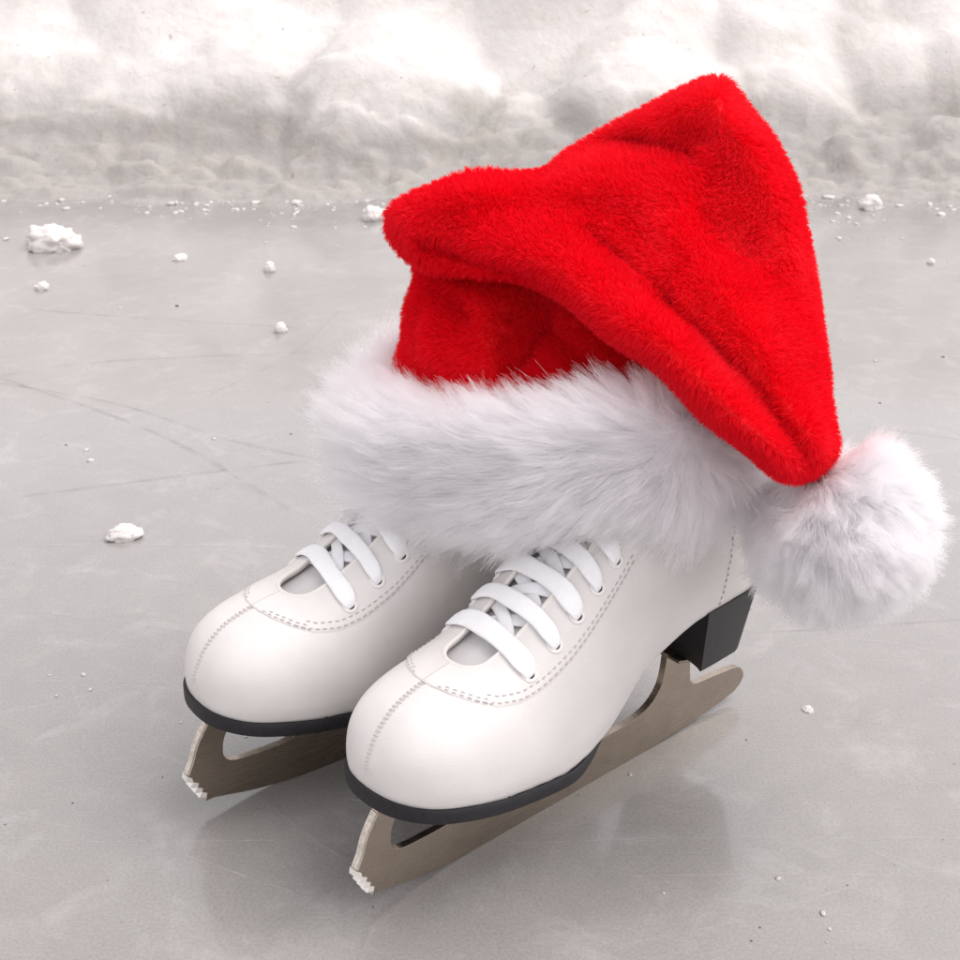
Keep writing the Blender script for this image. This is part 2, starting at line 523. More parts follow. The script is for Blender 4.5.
# dark grit specks
def grit():
    V, Fc, off = [], [], 0
    rg = np.random.default_rng(9)
    pts = [(177, 306, .0028), (291, 434, .0012), (66, 445, .0013), (84, 266, .001), (745, 395, .001), (943, 357, .002), (880, 403, .0014)]
    for _ in range(70): pts.append((rg.uniform(0, 960), rg.uniform(210, 950), rg.uniform(.0003, .0007)))
    for u, vv, r in pts:
        p = on_z(u, vv)
        n = 6
        an = np.linspace(0, 6.28, n, endpoint=False) + rg.uniform(0, 1)
        ring = np.stack([p[0] + r * np.cos(an) * rg.uniform(.6, 1.2, n), p[1] + r * np.sin(an) * rg.uniform(.6, 1.2, n), np.full(n, 0.0002)], -1)
        V.append(np.vstack([ring, [[p[0], p[1], r * 0.6]]]))
        Fc += [(off + k, off + (k + 1) % n, off + n) for k in range(n)]; off += n + 1
    return np.concatenate(V), Fc
v, f = grit()
tag(mesh_obj('grit_specks', v, f, simple_mat('dark_grit', (0.10, 0.08, 0.07), 0.8)), 'tiny dark grit specks strewn over the ice', 'grit', kind='stuff')

# skate scratches: shallow ridges of scraped ice following old skating lines
def scratch_mat(name, col, lo, hi, scale, amt=0.4):
    m, nt, b = new_mat(name)
    b.inputs['Base Color'].default_value = (*col, 1); b.inputs['Roughness'].default_value = 0.6
    n = noise_node(nt, scale, 6, 0.7)
    r = ramp(nt, n.outputs['Fac'], [(lo, (0, 0, 0)), (hi, (amt, amt, amt))])
    nt.links.new(r.outputs[0], b.inputs['Alpha'])
    return m
def scratches(lines, seed):
    V, Fc, off = [], [], 0
    rg = np.random.default_rng(seed)
    for pts, w in lines:
        pts = np.array(pts, float); q = np.linspace(0, len(pts) - 1, 50)
        uu = spline(np.arange(len(pts)), pts[:, 0], q); vv = spline(np.arange(len(pts)), pts[:, 1], q)
        p = on_z(uu, vv)
        t = unit(np.gradient(p, axis=0)); s = np.stack([-t[:, 1], t[:, 0], 0 * t[:, 0]], -1)
        ww = w * (0.7 + 0.5 * rg.random((50, 1)))
        prof = [(-1, 0.00015), (0, 0.0005), (1, 0.00015)]
        grid = np.stack([p + s * ww * a + np.array([0, 0, z]) for a, z in prof], 1)
        V.append(grid.reshape(-1, 3)); Fc += grid_faces(50, 3, off=off, flip=True); off += 150
    return np.concatenate(V), Fc
dark_lines = [([(0, 307), (140, 318), (300, 328)], .0022), ([(0, 376), (100, 362), (310, 352)], .0025), ([(0, 378), (110, 415), (190, 450), (290, 510)], .0026),
              ([(0, 383), (120, 405), (230, 440), (330, 462)], .0022), ([(20, 497), (150, 480), (310, 460)], .0026), ([(700, 610), (760, 632), (960, 620)], .0012), ([(860, 425), (960, 440)], .0014),
              ([(210, 395), (290, 355), (340, 310)], .0013)]
light_lines = [([(0, 608), (110, 620), (200, 634)], .0012), ([(0, 712), (70, 700), (190, 668)], .0010), ([(480, 845), (700, 838), (960, 838)], .0008), ([(850, 840), (900, 865), (960, 900)], .0007),
               ([(750, 660), (850, 640), (960, 655)], .0012), ([(20, 545), (180, 545), (330, 550)], .0016), ([(250, 790), (330, 850), (420, 900)], .0006), ([(850, 345), (960, 358)], .002), ([(70, 680), (95, 760)], .0007)]
v, f = scratches(dark_lines, 1)
tag(mesh_obj('skate_scratches', v, f, scratch_mat('scratch_grey', (0.19, 0.18, 0.175), 0.38, 0.85, 40, 0.27)), 'grey curved skate scratches crossing the ice', 'scratches', kind='stuff')
_rs = np.random.default_rng(31)
for _ in range(26):
    u0, v0 = _rs.uniform(-50, 960), _rs.uniform(230, 950); du = _rs.uniform(80, 330); sl = _rs.uniform(-0.35, 0.35); cv = _rs.uniform(-14, 14)
    light_lines.append(([(u0, v0), (u0 + du / 2, v0 + sl * du / 2 + cv), (u0 + du, v0 + sl * du)], _rs.uniform(.00025, .0007)))
v, f = scratches(light_lines, 2)
tag(mesh_obj('frost_scratches', v, f, scratch_mat('scratch_white', (0.62, 0.61, 0.60), 0.38, 0.75, 60)), 'pale frosted skate scratches on the ice', 'scratches', kind='stuff')

# ------------------------------------------------------------------ the skates (built in millimetres: x to the toe, y to the wearer's left, z up)
MM = 0.001
#          Bx    Bz    Tx    Tz    W     shape(0 toe, 1 instep, 2 shaft)
ST = [
    (141.0, 70.5, 141.0, 79.0, 0.0, 0.0),
    (140.4, 70.4, 140.6, 84.0, 8.5, 0.0),
    (138.5, 70.0, 138.8, 89.5, 16.0, 0.0),
    (135.0, 69.3, 135.4, 96.0, 23.0, 0.0),
    (129.5, 68.0, 130.0, 102.5, 29.5, 0.0),
    (122.0, 66.3, 122.5, 108.2, 34.5, 0.1),
    (112.0, 64.5, 112.3, 112.4, 38.5, 0.3),
    (100.0, 62.4, 100.0, 115.2, 41.2, 0.5),
    (88.0, 60.2, 88.0, 117.0, 42.4, 0.7),
    (74.0, 58.0, 72.0, 120.5, 42.6, 0.9),
    (60.0, 56.0, 55.0, 128.5, 42.4, 0.95),
    (46.0, 54.2, 38.0, 139.5, 41.6, 1.0),
    (32.0, 53.2, 22.0, 151.5, 40.4, 1.08),
    (17.0, 55.0, 8.0, 163.0, 39.0, 1.2),
    (0.0, 63.0, -4.0, 175.5, 37.8, 1.32),
    (-18.0, 75.0, -12.0, 186.5, 37.0, 1.45),
    (-38.0, 86.0, -17.0, 196.0, 36.0, 1.32),
    (-62.0, 91.5, -19.5, 204.0, 35.0, 1.30),
    (-90.0, 93.0, -21.0, 210.0, 35.5, 1.34),
    (-110.0, 94.0, -22.0, 215.0, 36.0, 1.44),
    (-121.5, 104.0, -22.5, 219.0, 36.0, 1.62),
    (-124.5, 122.0, -22.8, 223.0, 36.0, 1.8),
    (-121.0, 146.0, -22.8, 226.0, 36.5, 1.93),
    (-115.0, 170.0, -22.5, 228.0, 37.5, 2.0),
    (-113.0, 192.0, -22.0, 230.0, 38.5, 2.0),
    (-114.0, 214.0, -21.5, 232.0, 39.5, 2.0),
]
ST = np.array(ST)
_c = (ST[:, :2] + ST[:, 2:4]) / 2
SK = np.concatenate([[0], np.cumsum(np.linalg.norm(np.diff(_c, axis=0), axis=1) + 0.4 * ST[:-1, 4] * 0 + 0.6 * np.abs(np.diff(ST[:, 4])))])

# section tables: (y/W, h)
SEC = np.array([
    [(0, 0), (.45, 0), (.90, 0), (.975, .08), (1.0, .24), (.985, .42), (.92, .60), (.78, .77), (.55, .905), (.28, .978), (0, 1)],
    [(0, 0), (.45, 0), (.90, 0), (.975, .07), (1.0, .20), (.985, .38), (.93, .56), (.825, .73), (.64, .88), (.36, .97), (0, 1)],
    [(0, 0), (.30, .025), (.55, .085), (.78, .20), (.94, .36), (1.0, .52), (.96, .68), (.83, .82), (.60, .925), (.32, .98), (0, 1)],
], float)

def section(k):
    """dense half section (y>=0) at station parameter k: bottom centre -> top centre, in mm"""
    bx_, bz, tx, tz, w, sh = (float(spline(SK, ST[:, c], np.array([k]))[0]) for c in range(6))
    w = max(w, 0.0)
    s0 = min(int(max(sh, 0)), 1); fr = min(max(sh, 0), 2) - s0
    tab = SEC[s0] * (1 - fr) + SEC[s0 + 1] * fr
    q = np.linspace(0, len(tab) - 1, 121)
    yy = spline(np.arange(len(tab)), tab[:, 0], q) * w
    hh = spline(np.arange(len(tab)), tab[:, 1], q)
    p = np.stack([bx_ + (tx - bx_) * hh, yy, bz + (tz - bz) * hh], -1)
    # heel counter bulge / ankle hollow on the side
    return p

def k_at_ridge(x):
    """station parameter whose top point has this x"""
    ks = np.linspace(0, SK[-1], 2000)
    tx = spline(SK, ST[:, 2], ks)
    return float(np.interp(-x, -tx[:1500], ks[:1500]))

THROAT_X = 88.0
K_THROAT = k_at_ridge(THROAT_X)
def half_gap(k):
    d = k - K_THROAT
    if d <= 0: return 0.0
    return 12.6 * math.sqrt(min(1.0, max(0.0, 1 - (1 - min(d / 11.0, 1)) ** 2))) + 0.035 * d

def from_top(sec, arc):
    """points on a section at given arc lengths from its top centre downwards"""
    r = sec[::-1]
    s = np.concatenate([[0], np.cumsum(np.linalg.norm(np.diff(r, axis=0), axis=1))])
    arc = np.asarray(arc, float)
    return np.stack([np.interp(arc, s, r[:, c]) for c in range(3)], -1), s[-1]

def surf(k, arc, side=1):
    p, _ = from_top(section(k), arc)
    p = p * np.array([1, side, 1])
    return p

def surf_frame(k, arc, side=1):
    p = surf(k, np.array([arc]), side)[0]
    a = surf(k, np.array([arc + 0.6]), side)[0]; b = surf(min(k + 0.6, SK[-1]), np.array([arc]), side)[0]
    du = unit(a - p); dk = unit(b - p)
    n = unit(np.cross(du, dk))
    sec = section(k); c = (sec[0] + sec[-1]) / 2
    if np.dot(n, p - c) < 0: n = -n
    return p, n, dk, du

def ridge_arc_of_gap(k):
    g = half_gap(k)
    if g <= 0: return 0.0
    sec = section(k); r = sec[::-1]
    s = np.concatenate([[0], np.cumsum(np.linalg.norm(np.diff(r, axis=0), axis=1))])
    m = int(np.argmax(r[:, 1] >= g))
    return float(np.interp(g, r[:m + 1, 1], s[:m + 1]))

def build_boot(root):
    ks = np.unique(np.concatenate([SK[4] * (1 - np.cos(np.linspace(0, math.pi / 2, 34))), np.linspace(SK[4], K_THROAT, 26), K_THROAT + np.array([0.02, .15, .4, .8, 1.4, 2.2, 3.2, 4.5, 6, 8, 10]), np.linspace(K_THROAT + 12, SK[-1], 96)]))
    nt_ = 46
    rows = []
    for k in ks:
        sec = section(k); a0 = ridge_arc_of_gap(k)
        _, tot = from_top(sec, [0])
        q = np.linspace(0, 1, nt_) 
        p, _ = from_top(sec, a0 + (tot - a0) * q)
        rows.append(p)
    rows = np.array(rows)                                # (nk, nt, 3) from top to bottom, y >= 0
    # shallow valley along the centre seam
    for i, k in enumerate(ks):
        if k < K_THROAT:
            y = np.abs(rows[i, :, 1]); up_ = rows[i, :, 2] > ST[0, 3] - 2
            rows[i, :, 2] -= np.where(up_, 0.8 * np.exp(-(y / 1.2) ** 2) * float(smoothstep(2, 16, k)), 0)
    wob = 0.35 * fbm(rows / 26.0, 3, 77)[..., None]
    rows = rows + unit(rows - np.array([20, 0, 100.0])) * wob * np.where(rows[..., 1:2] > 0.5, 1, 0)
    left = rows; right = rows * np.array([1, -1, 1])
    nk = len(ks)
    bm = bmesh.new()
    def add(g, flip):
        vs = [[bm.verts.new(p * MM) for p in r] for r in g]
        for i in range(nk - 1):
            for j in range(nt_ - 1):
                q = [vs[i][j], vs[i + 1][j], vs[i + 1][j + 1], vs[i][j + 1]]
                bm.faces.new(q[::-1] if flip else q)
    add(left, False); add(right, True)
    bmesh.ops.remove_doubles(bm, verts=bm.verts, dist=2e-5)
    bmesh.ops.dissolve_degenerate(bm, edges=bm.edges, dist=1e-6)
    bmesh.ops.recalc_face_normals(bm, faces=bm.faces)
    o = bm_obj('boot', bm, M['leather'], root)
    # normals must look outwards
    me = o.data
    pl = max(me.polygons, key=lambda p: p.center.x)
    if pl.normal.x < 0: me.flip_normals()
    md = o.modifiers.new('wall', 'SOLIDIFY'); md.thickness = 0.0022; md.offset = -1
    return o

FACE_TAB = [(-19, 0.0), (-18.2, 7.0), (-15, 16.0), (-8, 26.0), (2, 34.5), (14, 39.5), (26, 42.5), (46, 45.5), (61, 46.0), (76, 45.0), (100, 44.0), (150, 43.0)]
FACE0 = -19.0
EYE_ARC = 31.5
def facing_edge(d):
    return float(np.interp(d, [a for a, _ in FACE_TAB], [b for _, b in FACE_TAB]))

def build_skate(name, loc, rotz, label, group, far=False):
    root = empty(name, loc, rotz)
    tag(root, label, 'ice skate', group)
    boot = build_boot(root)

    # eyelet facing: a second layer of leather round the throat
    for side in (1, -1):
        ds = np.concatenate([np.linspace(FACE0, 12, 56), np.linspace(14, 128, 60)])
        nq = 16; g = []
        for d in ds:
            k = K_THROAT + d
            a0 = ridge_arc_of_gap(k); a1 = max(facing_edge(d), a0 + 0.01)
            sec = section(k)
            arcs = a0 + (a1 - a0) * np.linspace(0, 1, nq)
            p, _ = from_top(sec, arcs)
            t1 = np.gradient(p, axis=0) if a1 - a0 > 0.1 else np.tile([[0, 1, 0.]], (nq, 1))
            pn, _ = from_top(section(k + 0.5), arcs)
            n = unit(np.cross(t1, pn - p)); n = np.where((n[:, 1:2] * 0.6 + n[:, 2:3]) < 0, -n, n)
            lift = 0.9 * np.minimum(1, np.minimum((1 - np.linspace(0, 1, nq)) * (a1 - a0) / 1.0 + 0.03, 1))
            lift = lift * min(1, (d - FACE0) / 1.2 + 0.03)
            g.append((p + n * lift[:, None]) * np.array([1, side, 1]))
        g = np.array(g)
        v, f = g.reshape(-1, 3) * MM, grid_faces(len(ds), nq, flip=(side > 0))
        o = mesh_obj('eyelet_facing', v, f, M['facing'], boot)

    # throat binding
    path = []
    dd = np.concatenate([np.array([0.05, .3, .8, 1.6, 2.8, 4.5, 7]), np.linspace(10, 128, 44)])
    for d in dd[::-1]:
        path.append(surf(K_THROAT + d, np.array([ridge_arc_of_gap(K_THROAT + d)]), -1)[0])
    for d in dd:
        path.append(surf(K_THROAT + d, np.array([ridge_arc_of_gap(K_THROAT + d)]), 1)[0])
    path = np.array(path) + np.array([0, 0, 0.2])
    v, f = tube(path * MM, 0.00125, 8)
    mesh_obj('throat_binding', v, f, M['binding'], boot)

    # stitching (thread too fine to pick apart): two rows round the facing, a whip stitch on the toe seam, a back quarter seam
    parts = []
    def stitch_row(pts_n, seg=2.3, gap=1.5, rad=0.42, lift=0.85):
        P = np.array([p for p, _ in pts_n]); N = np.array([n for _, n in pts_n])
        s = np.concatenate([[0], np.cumsum(np.linalg.norm(np.diff(P, axis=0), axis=1))])
        a = 0.3
        while a + seg < s[-1]:
            q = np.linspace(a, a + seg, 4)
            pp = np.stack([np.interp(q, s, P[:, c]) for c in range(3)], -1)
            nn = np.stack([np.interp(q, s, N[:, c]) for c in range(3)], -1)
            bow = np.array([-.35, .12, .12, -.35])[:, None]
            parts.append(tube((pp + nn * (lift + bow)) * MM, rad * MM, 5))
            a += seg + gap
    for side in (1, -1):
        for inset in (1.8, 4.6):
            row = []
            for d in np.linspace(FACE0 + 0.5 + inset, 105, 120):
                k = K_THROAT + d
                a = facing_edge(d - inset * 0.5) - inset * (0.4 if d < 0 else 1)
                if a < ridge_arc_of_gap(k) + 1: continue
                p, n, _, _ = surf_frame(k, a, side)
                row.append((p, n))
            stitch_row(row)
        row = []
        for kk in np.linspace(SK[17], SK[24], 2):     # quarter seam on the ankle
            sec = section(kk); _, tot = from_top(sec, [0])
        for z in np.linspace(96, 200, 60):
            best = None
            # seam rising from the heel to the shaft at about x = -78
            kk = np.interp(z, [96, 130, 165, 200], [SK[17] + 4, SK[19], SK[21], SK[22]])
            sec = section(kk); r = sec[::-1]; s = np.concatenate([[0], np.cumsum(np.linalg.norm(np.diff(r, axis=0), axis=1))])
            xt = -74 - (z - 96) * 0.06
            i = int(np.argmin(np.abs(r[:, 0] - xt)))
            p, n, _, _ = surf_frame(kk, float(s[i]), side)
            row.append((p, n))
        stitch_row(row, lift=0.15)
    v, f = join(parts)
    o = mesh_obj('stitching', v, f, M['thread'], boot); tag(o, kind='stuff')
    parts = []
    for k in np.arange(4.0, K_THROAT - 2.0, 2.7):
        p, n, dk, _ = surf_frame(k, 0.01, 1)
        n = unit(np.array([n[0], 0, n[2]])); n = n if n[0] + n[2] > 0 else -n
        sl = 0.45
        pts = [p + np.array([0, -1.35, 0]) - dk * sl + n * -0.2, p + np.array([0, -0.8, 0]) - dk * sl * .5 + n * 0.25, p + n * 0.05, p + np.array([0, 0.8, 0]) + dk * sl * .5 + n * 0.25, p + np.array([0, 1.35, 0]) + dk * sl + n * -0.2]
        parts.append(tube(np.array(pts) * MM, 0.30 * MM, 5))
    v, f = join(parts)
    o = mesh_obj('toe_seam', v, f, simple_mat('seam_thread', (0.60, 0.56, 0.53), 0.7) if 'seam' not in M else M['seam'], boot); tag(o, kind='stuff')
    M['seam'] = o.data.materials[0]

    # tongue under the throat
    g = []
    for d in np.linspace(-6, 150, 70):
        k = min(K_THROAT + d, SK[-1])
        sec = section(k)
        arcs = np.linspace(0, 30, 12)
        p, _ = from_top(sec, arcs)
        q = np.concatenate([p[::-1] * np.array([1, -1, 1]), p[1:]])
        t = unit(np.array([spline(SK, ST[:, 2], np.array([k + 1]))[0] - spline(SK, ST[:, 2], np.array([k - 1]))[0], 0, spline(SK, ST[:, 3], np.array([min(k + 1, SK[-1])]))[0] - spline(SK, ST[:, 3], np.array([k - 1]))[0]]))
        inward = np.array([-abs(t[2]), 0, -abs(t[0])])
        q = q + inward * (8.0 - 1.2 * math.exp(-((d - 25) / 30) ** 2))
        q = q + inward * 0.7 * np.sin(np.linspace(0, 9, len(q)))[:, None]
        g.append(q)
    g = np.array(g)
    o = mesh_obj('tongue', g.reshape(-1, 3) * MM, grid_faces(g.shape[0], g.shape[1]), M['tongue'], boot)
    md = o.modifiers.new('pad', 'SOLIDIFY'); md.thickness = 0.003; md.offset = -1

    # eyelets and lace
    eye_d = [23.0, 40.0, 56.0, 72.0, 88.5, 105.0]
    EYE = {}
    def ring(outer, inner, thick, nseg=22):
        bm = bmesh.new()
        prof = [(inner, -0.3), (inner, thick * .7), (inner + .5, thick), ((inner + outer) / 2, thick * 1.05), (outer - .4, thick * .8), (outer, 0.0), (outer, -0.4)]
        vs = [[bm.verts.new((r * math.cos(a), r * math.sin(a), z)) for r, z in prof] for a in np.linspace(0, 2 * math.pi, nseg, endpoint=False)]
        for i in range(nseg):
            for j in range(len(prof) - 1):
                bm.faces.new((vs[i][j], vs[(i + 1) % nseg][j], vs[(i + 1) % nseg][j + 1], vs[i][j + 1]))
        me = bpy.data.meshes.new('eyelet'); bmesh.ops.recalc_face_normals(bm, faces=bm.faces); bm.to_mesh(me); bm.free()
        me.polygons.foreach_set('use_smooth', [True] * len(me.polygons)); me.materials.append(M['eyelet'])
        return me
    def disc(r):
        bm = bmesh.new(); bmesh.ops.create_circle(bm, cap_ends=True, segments=16, radius=r)
        me = bpy.data.meshes.new('hole'); bm.to_mesh(me); bm.free(); me.materials.append(M['hole']); return me
    rme = build_skate.ring = getattr(build_skate, 'ring', None) or ring(4.3, 2.35, 0.75)
    dme = build_skate.disc = getattr(build_skate, 'disc', None) or disc(2.4)
    from mathutils import Matrix
    for d_i, d in enumerate(eye_d):
        for side in (1, -1):
            k = K_THROAT + d
            a = EYE_ARC
            p, n, dk, du = surf_frame(k, a, side)
            z = Vector(n); x = Vector(dk); y = z.cross(x).normalized(); x = y.cross(z)
            R = Matrix((x, y, z)).transposed().to_4x4()
            e = bpy.data.objects.new('eyelet', rme); COL.objects.link(e); e.parent = boot
            e.matrix_local = Matrix.Translation(Vector(p + n * 0.9) * MM) @ R @ Matrix.Scale(MM, 4)
            h = bpy.data.objects.new('eyelet_hole', dme); COL.objects.link(h); h.parent = boot
            h.matrix_local = Matrix.Translation(Vector(p + n * 1.05) * MM) @ R @ Matrix.Scale(MM, 4)
            EYE[d_i, side] = (p + n * 1.5, n, dk)

    def band(name, ctrl, sideA, sideB, w=4.4, th=0.95, mat=None, twist=0.0, pinch=True):
        n = 34
        s_ = np.concatenate([[0], np.cumsum(np.linalg.norm(np.diff(ctrl, axis=0), axis=1))]); s_ = s_ / s_[-1]
        t = np.linspace(0, 1, n)
        P = np.stack([spline(s_, ctrl[:, c], t) for c in range(3)], -1)
        S = sideA * (1 - t[:, None]) + sideB * t[:, None]
        S = S + np.array([0, 0, 1.0]) * (twist * np.sin(t * math.pi))[:, None]
        ww = w * ((0.55 + 0.45 * smoothstep(0, 0.16, np.minimum(t, 1 - t))) if pinch else 1.0) * np.ones(n)
        ww = ww * (1 + 0.05 * np.sin(t * 11 + ctrl[0, 0]))
        tt = th * (1 + 0.15 * np.sin(t * 7 + ctrl[0, 2]))
        v, f = tube(P * MM, np.stack([ww, tt], -1) * MM, 14, side=S)
        return mesh_obj(name, v, f, mat or M['lace'], root)
    def skin(d, arc, side, lift):
        p, n, dk, _ = surf_frame(K_THROAT + d, arc, side)
        return p + n * lift
    jit = np.random.default_rng(3 if far else 4)
    for i, d in enumerate(eye_d):
        d2 = d + 2.5 + 0.8 * jit.normal()
        g1, g2 = ridge_arc_of_gap(K_THROAT + d), ridge_arc_of_gap(K_THROAT + d2)
        L1 = 2.4 + 0.2 * jit.normal()
        e1, e2 = skin(d, g1, 1, L1), skin(d2, g2, -1, L1 + 0.3)
        ctrl_ = np.array([skin(d, EYE_ARC + 1.7, 1, -0.6), skin(d, EYE_ARC - 0.6, 1, 1.9), skin(d, (EYE_ARC * 2 + g1) / 3, 1, L1 + 0.2), skin(d, (EYE_ARC + g1 * 2) / 3, 1, L1 + 0.3), e1, (e1 + e2) / 2 + np.array([0.5, 0, 1.6]), e2,
                          skin(d2, (EYE_ARC + g2 * 2) / 3, -1, L1 + 0.6), skin(d2, (EYE_ARC * 2 + g2) / 3, -1, L1 + 0.4), skin(d2, EYE_ARC - 0.6, -1, 1.9), skin(d2, EYE_ARC + 1.7, -1, -0.6)])
        band('lace', ctrl_, EYE[i, 1][2], EYE[i, -1][2], w=5.0 + 0.3 * jit.normal(), th=1.0, twist=0.22 * jit.normal())
        if i + 1 < len(eye_d):
            # the run beneath, from one eyelet to the next one on the other side
            for sd_ in ((1, -1) if i % 2 else (-1, 1)):
                da, db = d + 2, eye_d[i + 1] - 2
                ga, gb = ridge_arc_of_gap(K_THROAT + da), ridge_arc_of_gap(K_THROAT + db)
                a_, b_ = skin(da, ga + 6, sd_, -3.2), skin(db, gb + 6, -sd_, -3.2)
                lo = 2.0 if sd_ == (1 if i % 2 else -1) else 3.4
                m1, m2 = skin(da, ga, sd_, -2.0), skin(db, gb, -sd_, -2.0)
                band('inner_lace', np.array([a_, m1, (m1 + m2) / 2 + np.array([0, 0, lo]), m2, b_]), EYE[i, sd_][2], EYE[i + 1, -sd_][2], w=3.7, th=0.8, mat=M['lace_inner'], pinch=False)

    # sole: a black welt that follows the boot outline
    def outline_rows(ks, grow, z0, z1):
        rows = []
        for k in ks:
            bx_ = float(spline(SK, ST[:, 0], np.array([k]))[0]); bz = float(spline(SK, ST[:, 1], np.array([k]))[0])
            w = max(0.0, float(spline(SK, ST[:, 4], np.array([k]))[0]))
            yield bx_, bz, w
    ks = np.concatenate([SK[4] * (1 - np.cos(np.linspace(0, math.pi / 2, 22))), np.linspace(SK[4] + 1, SK[16], 60)])
    cen = list(outline_rows(ks, 0, 0, 0))
    g = []
    for i, (bx_, bz, w) in enumerate(cen):
        arch = smoothstep(48, -12, bx_) * (1 - smoothstep(-34, -56, bx_))
        ww = w * (0.955 - 0.34 * arch - 0.10 * smoothstep(-34, -56, bx_)) + 1.6 * (1 - arch)
        if i == 0: ww = 0.0
        xx = bx_ + 1.8 * max(0, 1 - (141 - bx_) / 25.0)
        th = 7.6 - 3.0 * smoothstep(20, -30, bx_)
        top, bot = bz + 0.9, bz - th
        g.append([(xx, 0, top), (xx, ww * .985, top), (xx, ww, top - 1.2), (xx, ww * 1.0, bot + 1.5), (xx, ww * .985, bot + 0.5), (xx, ww * .95, bot), (xx, 0, bot)])
    g = np.array(g)
    loop = np.concatenate([g, (g * np.array([1, -1, 1]))[:, -2:0:-1]], 1)
    f = grid_faces(loop.shape[0], loop.shape[1], False, True)
    f.append(tuple((loop.shape[0] - 1) * loop.shape[1] + k for k in range(loop.shape[1])))
    o = mesh_obj('sole', loop.reshape(-1, 3) * MM, f, M['sole'], root)
    bv = o.modifiers.new('edge', 'EDGE_SPLIT'); bv.split_angle = math.radians(50)

    # heel block: rounded back, hollowed breast
    HZ = [(57.5, 0), (58.3, 1), (66, 2), (76, 3), (90.0, 4)]
    n = 40
    rings = []
    for z, _ in [(57.0, 0), (57.0, 1), (58.0, 2), (70, 3), (84, 4), (98.0, 5)]:
        u_ = (z - 57) / 36.0
        back = -117.0 - 6.0 * u_; front = -70.0 + 3.0 * u_
        wd = 25.5 + 5.0 * u_
        if _ in (0, 1): back += 1.2; wd -= 1.0; front -= .6
        pts = []
        for s in np.linspace(0, math.pi, 26):           # round back from +y to -y
            pts.append((back + 26 * (1 - math.sin(s) ** 0.8), wd * math.cos(s) if abs(math.cos(s)) < 1 else wd * math.cos(s), z))
        for yq in np.linspace(-1, 1, 16)[1:-1]:          # breast, hollow in the middle
            pts.append((front - 5.0 * (1 - yq * yq) ** 0.8 * (1 - u_), wd * yq, z))
        pts = np.array(pts)
        m26 = 26
        pts[0] = (front, wd, z); pts[m26 - 1] = (front, -wd, z)
        pts[1] = (front - 10, wd, z); pts[m26 - 2] = (front - 10, -wd, z)
        if _ == 0: pts = pts * np.array([1, 1, 1])
        rings.append(pts)
    rings = np.array(rings[1:])
    f = grid_faces(rings.shape[0], rings.shape[1], False, True)
    f.append(tuple(range(rings.shape[1]))[::-1]); f.append(tuple((rings.shape[0] - 1) * rings.shape[1] + k for k in range(rings.shape[1])))
    o = mesh_obj('heel', rings.reshape(-1, 3) * MM, f, M['heel'], root)
    md = o.modifiers.new('edge', 'EDGE_SPLIT'); md.split_angle = math.radians(35)

    # blade: steel plate with a toe hole, an arch hole, rear post and tail
    def rounded(pts, n=8):
        pts = np.array(pts, float); q = np.linspace(0, len(pts) - 1, (len(pts) - 1) * n + 1)
        s = np.arange(len(pts))
        return list(np.stack([spline(s, pts[:, 0], q), spline(s, pts[:, 1], q)], -1))
    zs = lambda x: float(np.interp(-x, -ST[:20, 0], ST[:20, 1])) - 6.2      # blade meets the sole (set a little into it)
    out = []
    out += rounded([(131.5, zs(131)), (138.0, 53.5), (143.6, 44.5), (147.2, 34.5), (150.6, 27.5)], 6)
    teeth = [(151.2, 25.0), (146.9, 22.6), (149.2, 20.6), (145.0, 18.4), (147.0, 16.4), (142.8, 14.4), (144.6, 12.2), (140.6, 10.6), (141.6, 8.0)]
    out += [np.array(t) for t in teeth]
    out += rounded([(136.5, 8.2), (128.0, 6.4), (115.0, 3.6), (100, 1.6), (82, 0.4), (55, 0.0), (0, 0.0), (-50, 0.1), (-90, 1.6), (-118, 4.2), (-132.5, 6.6)], 6)
    out += rounded([(-137.5, 9.5), (-140.3, 14.5), (-138.0, 20.0), (-132.0, 23.4), (-113, 26.0), (-96, 27.8), (-91.5, 31.0), (-90, 37.0), (-89.0, 58.5)], 5)
    out += rounded([(-69.0, 58.5), (-67.5, 47.0), (-64.5, 38.0), (-57.5, 30.8), (-48, 27.2), (-30, 25.5), (-5, 25.8), (8, 29.0), (14, 36), (17, zs(17))], 5)
    # along the sole forward to the toe hole
    out += [np.array((x, zs(x))) for x in np.linspace(22, 70, 8)]
    out += rounded([(72.5, zs(72.5)), (75.5, 38), (83.5, 29.0), (96, 25.6), (111, 25.8), (121.5, 26.6), (127.2, 29.0), (129.3, 34.5), (128.2, 42), (124.5, 50), (121.5, zs(121.5))], 5)
    out = np.array(out)
    keep = [0]
    for i in range(1, len(out)):
        if np.linalg.norm(out[i] - out[keep[-1]]) > 0.35: keep.append(i)
    out = out[keep]
    bm = bmesh.new()
    vs = [bm.verts.new((p[0] * MM, -0.0021, p[1] * MM)) for p in out]
    fc = bm.faces.new(vs)
    ext = bmesh.ops.extrude_face_region(bm, geom=[fc])
    for el in ext['geom']:
        if isinstance(el, bmesh.types.BMVert): el.co.y = 0.0021
    bmesh.ops.triangulate(bm, faces=[q for q in bm.faces if len(q.verts) > 4])
    bmesh.ops.recalc_face_normals(bm, faces=bm.faces)
    blade = bm_obj('blade', bm, M['steel'], root, smooth=False)
    md = blade.modifiers.new('edge', 'BEVEL'); md.width = 0.00035; md.segments = 2; md.limit_method = 'ANGLE'; md.angle_limit = math.radians(50)
    # bare ground strip up the front of the blade and the toe-pick teeth
    fr = np.array(rounded([(137.2, 55.0), (143.6, 44.7), (147.2, 34.7), (150.4, 28.2)], 6))
    nrm = unit(np.stack([-np.gradient(fr[:, 1]), np.gradient(fr[:, 0])], -1)); nrm = np.where(nrm[:, :1] < 0, -nrm, nrm)
